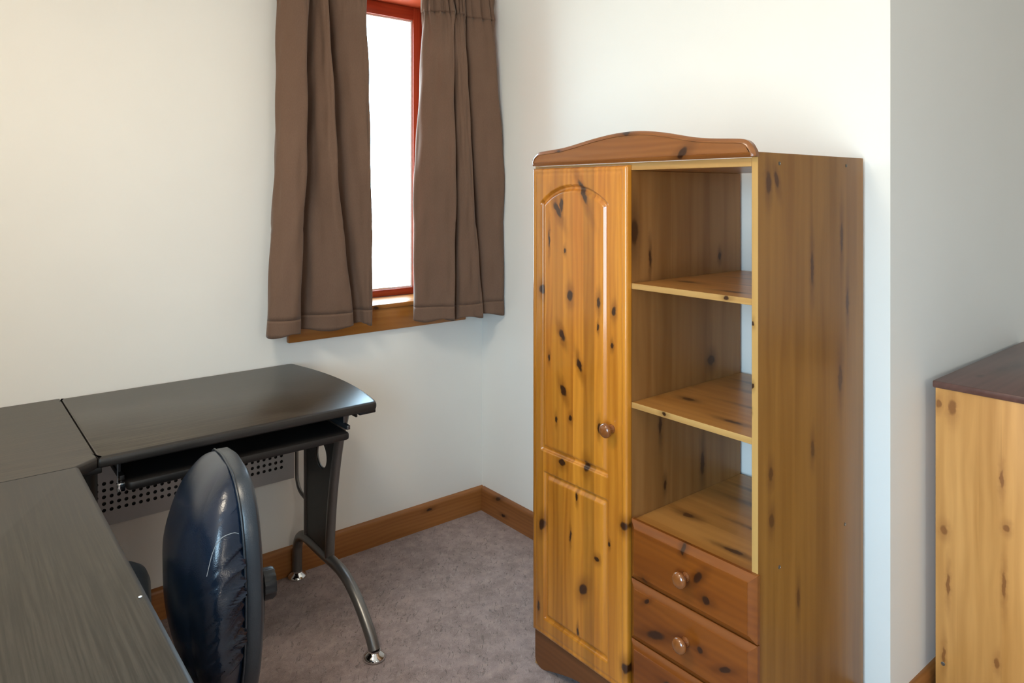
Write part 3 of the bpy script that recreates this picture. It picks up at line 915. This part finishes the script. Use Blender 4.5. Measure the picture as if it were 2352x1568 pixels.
def interp(T, x):
    if x <= T[0][0]: return T[0][1]
    for (a, u), (b, v) in zip(T[:-1], T[1:]):
        if x <= b:
            s = (x - a) / (b - a); s = s * s * (3 - 2 * s)
            return u + (v - u) * s
    return T[-1][1]
def interp_lin(T, x):
    if x <= T[0][0]: return T[0][1]
    for (a, u), (b, v) in zip(T[:-1], T[1:]):
        if x <= b: return u + (v - u) * (x - a) / (b - a)
    return T[-1][1]
def interp_cat(T, x):
    if x <= T[0][0]: return T[0][1]
    n = len(T)
    for i in range(n - 1):
        if x <= T[i + 1][0]:
            x0, p1 = T[i]; x1, p2 = T[i + 1]
            h = x1 - x0; t = (x - x0) / h
            m1 = (T[i + 1][1] - T[i - 1][1]) / (T[i + 1][0] - T[i - 1][0]) if i > 0 else (p2 - p1) / h
            m2 = (T[i + 2][1] - p1) / (T[i + 2][0] - x0) if i + 2 < n else (p2 - p1) / h
            return (2 * t**3 - 3 * t**2 + 1) * p1 + (t**3 - 2 * t**2 + t) * h * m1 + (-2 * t**3 + 3 * t**2) * p2 + (t**3 - t**2) * h * m2
    return T[-1][1]
ROLL = math.radians(6.0)          # the worn backrest leans a little to one side
def bk(a, b, c):
    dz = c - .55
    return cl(a, b * math.cos(ROLL) - dz * math.sin(ROLL), .55 + dz * math.cos(ROLL) + b * math.sin(ROLL))
B0, B1 = .350, .796
def zt(T): return [((z - B0) / (B1 - B0), v) for z, v in T]
HALF = zt([(0.35, 0.11), (0.37, 0.145), (0.4, 0.17), (0.45, 0.188), (0.53, 0.198), (0.63, 0.2), (0.69, 0.195), (0.73, 0.181), (0.756, 0.162), (0.776, 0.135), (0.789, 0.095), (0.795, 0.055), (0.796, 0.012)])
BULGE = zt([(0.35, 0.04), (0.38, 0.07), (0.41, 0.09), (0.46, 0.11), (0.51, 0.12), (0.57, 0.123), (0.63, 0.12), (0.69, 0.101), (0.73, 0.081), (0.76, 0.057), (0.783, 0.031), (0.796, 0.006)])
REAR = [(0, .010), (.25, .003), (.5, .0), (.8, .003), (1.0, .008)]      # the shell curves slightly
SHT = .032
rnd = random.Random(3)
wr = [(rnd.uniform(.22, .74), rnd.uniform(.007, .012), rnd.uniform(.006, .013), rnd.uniform(2.0, 5.0)) for _ in range(20)] + [(.88, .010, .006, 2.0), (.93, .008, .004, 1.0)]
def wrinkle(s, tau, side):
    """short creases that fan out from the near seam"""
    if tau > .9: return 0.0
    d = 0.0
    for c, w, a, sl in wr:
        x = (s - c + sl * .12 * tau) / w
        d -= a * math.exp(-x * x) * math.exp(-(tau / .22) ** 2) * min(1, tau / .03)
    return d * (1.0 if side > 0 else .5)
NSL, NT_ = 200, 96
bm = bmesh.new()
rings = []
for i in range(NSL + 1):
    s = i / NSL
    s_ = s
    z = B0 + (B1 - B0) * s
    w = interp_cat(HALF, s); b = interp_cat(BULGE, s); r0 = interp_cat(REAR, s) + SHT
    ring = []
    for k in range(NT_ + 1):
        tau = k / NT_            # 0 near (left) seam .. 1 far seam
        ang = tau * PI
        e = .62
        lx = w * math.copysign(abs(math.cos(ang)) ** e, math.cos(ang))
        dx = b * abs(math.sin(ang)) ** .72
        te = min(tau, 1 - tau) * 2
        dx2 = dx + wrinkle(s, te, 1 if tau < .5 else -1)
        zz_ = min(1, max(0, (.77 - z) / .27)); zz_ = zz_ * zz_ * (3 - 2 * zz_)
        puff = (.008 + .032 * zz_ * min(1, max(0, (z - .36) / .10))) * math.sin(min(1, te * 2.0) * PI) ** .8 * min(1, b / .08)
        lx += math.copysign(puff, lx) if te < .5 else 0
        ring.append(bk(r0 + max(dx2, 0), lx, z))
    rings.append(ring)
cush_rings = rings
R = loft(bm, rings, False, False, closed=False)
nb = len(R)
for i in range(nb - 1):
    bm.faces.new((R[i][-1], R[i][0], R[i + 1][0], R[i + 1][-1]))
bm.faces.new(R[0]); bm.faces.new(R[-1][::-1])
cush = hp('backrest_cushion', bm, M_LEATHER, 75)

# rear shell with its flat side band
bm = bmesh.new()
outl = [(interp_cat(HALF, s) + .003, B0 - .012 + (B1 - B0 + .016) * s) for s in lin(0, 1, 60)]
pts = [(x, z) for x, z in outl] + [(-x, z) for x, z in reversed(outl)]
pts2 = pts if sum(pts[i - 1][0] * pts[i][1] - pts[i][0] * pts[i - 1][1] for i in range(len(pts))) > 0 else pts[::-1]
rings = []
for ins, dep in ((.030, -.004), (.012, -.0025), (.004, .001), (.0, .006), (0, SHT - .005), (.002, SHT - .001), (.006, SHT)):
    rings.append([bk(interp_cat(REAR, min(1, max(0, (z - B0) / (B1 - B0)))) + dep, x, z) for x, z in inset_poly(pts2, ins)])
loft(bm, rings)
shell = hp('back_shell', bm, M_LEATHER_B, 40)
# seam piping between cushion and band
bm = bmesh.new()
tube(bm, [bk(interp_cat(REAR, min(1, max(0, (z - B0) / (B1 - B0)))) + SHT + .001, x + math.copysign(.001, x), z) for x, z in outl] +
     [bk(interp_cat(REAR, min(1, max(0, (z - B0) / (B1 - B0)))) + SHT + .001, -x - .001, z) for x, z in reversed(outl)], .0022, 8)
hp('piping', bm, M_LEATHER_B, 60, shell)

# line of pale stitching that curves over the near side of the cushion
def on_cushion(pts, lift):
    out = []
    for i, k in pts:
        p = cush_rings[i][k]
        t1 = cush_rings[i + 1][k] - cush_rings[i - 1][k]; t2 = cush_rings[i][k + 1] - cush_rings[i][max(k - 1, 0)]
        n_ = t1.cross(t2).normalized()
        if n_.dot(p - cl(.08, 0, p.z)) < 0: n_ = -n_
        out.append(p + n_ * lift)
    return out
bm = bmesh.new()
tube(bm, catmull(on_cushion([(153, 1), (155, 3), (154, 8), (150, 11), (143, 13), (135, 14), (126, 15)], .0004), 8), .0007, 6)
st = hp('stitching', bm, plain('pale_thread', (.30, .33, .36), .6), 60, cush)
tag(st, 'pale curved line of stitching')
# knob behind the back, J bar under it
bm = bmesh.new()
N = 24
prof = [(.012, 0), (.026, .001), (.029, .004), (.029, .022), (.026, .027), (.014, .029), (0, .029)]
ax = -fwd
rings = []
u_ = lef_; v_ = upv
o_ = cl(-.004, .150, .584)
for r, h in prof:
    rings.append([o_ + ax * h + (u_ * math.cos(2 * PI * q / 48) + v_ * math.sin(2 * PI * q / 48)) * max(r * (1 + (.035 if (q // 2) % 2 else -.035) * (r > .025)), .0004) for q in range(48)])
loft(bm, rings)
hp('adjusting_knob', bm, M_PLASTIC, 40)
bm = bmesh.new()
jb = [(-.006, .60), (-.018, .52), (-.020, .45), (-.010, .39), (.03, .35), (.12, .335), (.25, .335)]
tube(bm, catmull([cl(a, .0, z) for a, z in jb], 5), .022, 14, True, 1.6)
hp('back_bar', bm, M_PLASTIC, 60)

# seat
bm = bmesh.new()
SZ0, SZ1 = .440, .535
so = rounded([(.165, -.250), (.63, -.235), (.63, .195), (.19, .185)], [.10, .11, .11, .16], 12)
if sum(so[i - 1][0] * so[i][1] - so[i][0] * so[i - 1][1] for i in range(len(so))) < 0: so = so[::-1]
rings = []
for ins, z in ((.03, SZ0), (.008, SZ0 + .006), (.0, SZ0 + .02), (.0, SZ1 - .030), (.006, SZ1 - .014), (.020, SZ1 - .004), (.045, SZ1), (.10, SZ1 + .004)):
    rings.append([cl(a, b, z) for a, b in inset_poly(so, ins)])
loft(bm, rings)
hp('seat', bm, M_LEATHER_B, 60)
bm = bmesh.new()
SC = cl(.36, 0, 0)
lathe(bm, [(.05, .42), (.06, .41), (.05, .385), (.030, .37), (.030, .22), (.036, .21), (.036, .10), (.045, .09), (.045, .06), (0, .06)], SC, (0, 0, 1), 24)
hp('gas_stem', bm, M_PLASTIC, 40)
bm = bmesh.new()
bx(bm, -.09, .09, -.07, .07, .415, .4395, .004, rot=Matrix.Translation((SC.x, SC.y, 0)) @ Matrix.Rotation(CH, 4, 'Z'))
hp('tilt_plate', bm, M_PLASTIC, 40)
for q in range(5):
    a = CH + PI + 2 * PI * q / 5
    d = Vector((math.cos(a), math.sin(a), 0)); nrm = Vector((-math.sin(a), math.cos(a), 0))
    bm = bmesh.new()
    rings = []
    for r, z, hw, hh in ((.03, .092, .026, .022), (.12, .088, .022, .018), (.22, .078, .018, .013), (.275, .071, .016, .009)):
        p = SC + d * r + upv * z
        rings.append([p + nrm * (hw * math.cos(2 * PI * t_ / 12)) + upv * (hh * math.sin(2 * PI * t_ / 12)) for t_ in range(12)])
    loft(bm, rings)
    lg = hp('base_leg', bm, M_PLASTIC, 50)
    bm = bmesh.new()
    c0 = SC + d * .262 + upv * .026
    for off in (-.014, .014):
        lathe(bm, [(.018, -.008), (.025, -.006), (.026, 0), (.025, .006), (.018, .008)], c0 + nrm * off, nrm, 20)
    tube(bm, [c0 + upv * .010, c0 + upv * .046], .008, 10)
    hp('caster', bm, M_PLASTIC, 40, lg)

# ------------------------------------------------------------------ curtains
def curtain(sections, z_levels, label, heads, seed):
    """sections: control points (x, y) at each z level, from the left edge to the right edge"""
    rr = random.Random(seed)
    xm = sum(p[0] for p in sections[0]) / len(sections[0])
    root = thing('curtain', (xm, -.11, z_levels[0]), label, 'curtain')
    inv = Matrix.Translation((-xm, .11, -z_levels[0]))
    n = 9
    curves = [catmull([Vector((x, y, 0)) for x, y in s], n) for s in sections]
    m = len(curves[0])
    ph = [rr.uniform(0, 6.28) for _ in range(6)]
    def at(z):
        if z <= z_levels[0]: return curves[0]
        for i in range(len(z_levels) - 1):
            if z <= z_levels[i + 1]:
                t = (z - z_levels[i]) / (z_levels[i + 1] - z_levels[i])
                return [a.lerp(b, t) for a, b in zip(curves[i], curves[i + 1])]
        return curves[-1]
    def sheet(name, z0, z1, nz, out=0.0, m_=M_CLOTH, gather=0.0):
        bm = bmesh.new()
        rows = []
        for i in range(nz + 1):
            z = z0 + (z1 - z0) * i / nz
            c = at(z)
            row = []
            for k in range(m):
                p = c[k]
                a = c[max(k - 1, 0)]; b = c[min(k + 1, m - 1)]
                tn = (b - a); tn = Vector((tn.y, -tn.x, 0)).normalized() if tn.length > 1e-6 else Vector((0, -1, 0))
                wv = .0022 * math.sin(z * 9 + k * .33 + ph[0]) + .0016 * math.sin(z * 23 - k * .5 + ph[1]) + .0012 * math.sin(z * 5.0 + k * .8 + ph[2])
                # pressed fold line across the cloth
                zf = z - 1.245
                wv -= .0016 * math.exp(-(zf / .006) ** 2)
                gz = (z - heads) / .16
                ga = .011 * math.exp(-max(0, -gz) * 4.5) if gz < .9 else .011
                wv += ga * (math.sin(k * .95 + 1.2 * math.sin(z * 22 + ph[4]) + 2.0 * math.sin(k * .11)) * .7 + .4 * math.sin(k * 2.1 + z * 30))
                q = p + tn * (wv + out)
                zz = z + (.006 * math.sin(k * .21 + ph[3]) if z <= z_levels[0] + .001 else 0)
                row.append((q.x, q.y, zz))
            rows.append(row)
        loft(bm, rows, False, False, closed=False)
        o = finish(name, bm, [m_, M_LINING], None, 180, recalc=False)
        mod_ = o.modifiers.new('thickness', 'SOLIDIFY'); mod_.thickness = .003; mod_.offset = 0
        mod_.material_offset = 0; mod_.use_rim = True; mod_.material_offset_rim = 1 if name == 'fabric' else 0
        o.parent = root; o.matrix_parent_inverse = inv
        return o
    z0 = z_levels[0]; z1 = z_levels[-1]
    sheet('fabric', z0 + .052, heads, 60)
    sheet('hem', z0, z0 + .054, 6, .0004)
    sheet('heading_tape', heads - .002, z1, 14, .0012, gather=.009)
    return root
# left curtain: three big folds, each ending in a sharp ridge
hemL = [(-.950, -.040), (-.974, -.080), (-.955, -.122), (-.910, -.140), (-.876, -.122), (-.878, -.060), (-.856, -.040), (-.825, -.062), (-.770, -.092), (-.705, -.112), (-.664, -.106), (-.668, -.058), (-.650, -.038), (-.622, -.062), (-.603, -.090), (-.588, -.100), (-.576, -.080), (-.585, -.040)]
midL = [(-.925, -.040), (-.944, -.080), (-.930, -.122), (-.892, -.152), (-.860, -.145), (-.866, -.075), (-.848, -.045), (-.828, -.065), (-.798, -.105), (-.768, -.148), (-.744, -.148), (-.746, -.080), (-.726, -.050), (-.696, -.075), (-.652, -.115), (-.620, -.140), (-.604, -.128), (-.605, -.075)]
topL = [(-.918, -.045), (-.932, -.080), (-.918, -.115), (-.878, -.148), (-.850, -.142), (-.854, -.085), (-.838, -.060), (-.822, -.078), (-.804, -.115), (-.790, -.142), (-.778, -.142), (-.776, -.092), (-.760, -.062), (-.738, -.092), (-.700, -.122), (-.650, -.138), (-.626, -.132), (-.622, -.085)]
headL = [(x, y * .35 - .065) for x, y in topL]
curtain([hemL, midL, topL, headL], [.880, 1.435, 2.05, 2.20], 'brown pleated curtain on the left of the narrow window, over its sill', 2.10, 1)
hemR = [(-.362, -.045), (-.388, -.072), (-.362, -.098), (-.315, -.118), (-.275, -.146), (-.252, -.158), (-.258, -.100), (-.246, -.050), (-.222, -.052), (-.228, -.120), (-.212, -.150), (-.165, -.160), (-.128, -.164), (-.115, -.150), (-.122, -.095), (-.108, -.052), (-.086, -.060), (-.090, -.130), (-.050, -.155), (-.012, -.165), (-.005, -.130)]
midR = [(-.358, -.045), (-.386, -.078), (-.364, -.108), (-.318, -.132), (-.275, -.154), (-.249, -.162), (-.256, -.100), (-.244, -.050), (-.220, -.052), (-.226, -.120), (-.212, -.150), (-.188, -.158), (-.168, -.158), (-.160, -.146), (-.168, -.095), (-.152, -.052), (-.124, -.060), (-.128, -.128), (-.070, -.155), (-.018, -.170), (-.005, -.145)]
topR = [(-.326, -.050), (-.347, -.080), (-.337, -.108), (-.302, -.130), (-.270, -.148), (-.256, -.150), (-.262, -.100), (-.252, -.062), (-.240, -.064), (-.244, -.115), (-.232, -.138), (-.214, -.146), (-.198, -.146), (-.190, -.134), (-.196, -.095), (-.184, -.066), (-.166, -.072), (-.166, -.118), (-.110, -.142), (-.050, -.150), (-.040, -.115)]
headR = [(x * .99 - .006, y * .35 - .075) for x, y in topR]
curtain([hemR, midR, topR, headR], [.866, 1.44, 2.05, 2.20], 'brown pleated curtain on the right of the narrow window, in the room corner', 2.085, 2)

# a crumb lying on the desk
cr = thing('crumb', (-1.618, -1.317, ZT), 'tiny white crumb lying on the black desktop nearest the camera', 'crumb')
bm = bmesh.new()
bmesh.ops.create_icosphere(bm, subdivisions=1, radius=.0026, matrix=Matrix.Translation((0, 0, .0016)) @ Matrix.Diagonal((1.2, .8, .6, 1)))
finish('flake', bm, plain('white_crumb', (.8, .8, .8), .7), cr, 0)

# curtain rail above, which both curtains hang from
rail = thing('curtain_rail', (-.48, -.08, 2.19), 'white curtain rail above the narrow window', 'rail')
M_WHITE = plain('white_plastic', (0.8, 0.8, 0.78), 0.4)
o = box_obj('track', (-.50, .47, -.012, .012, .018, .042), M_WHITE, rail, .003)
for x in (-.40, 0.0, .40):
    box_obj('bracket', (x - .012, x + .012, .0118, .0785, -.0, .060), M_WHITE, rail, .002)
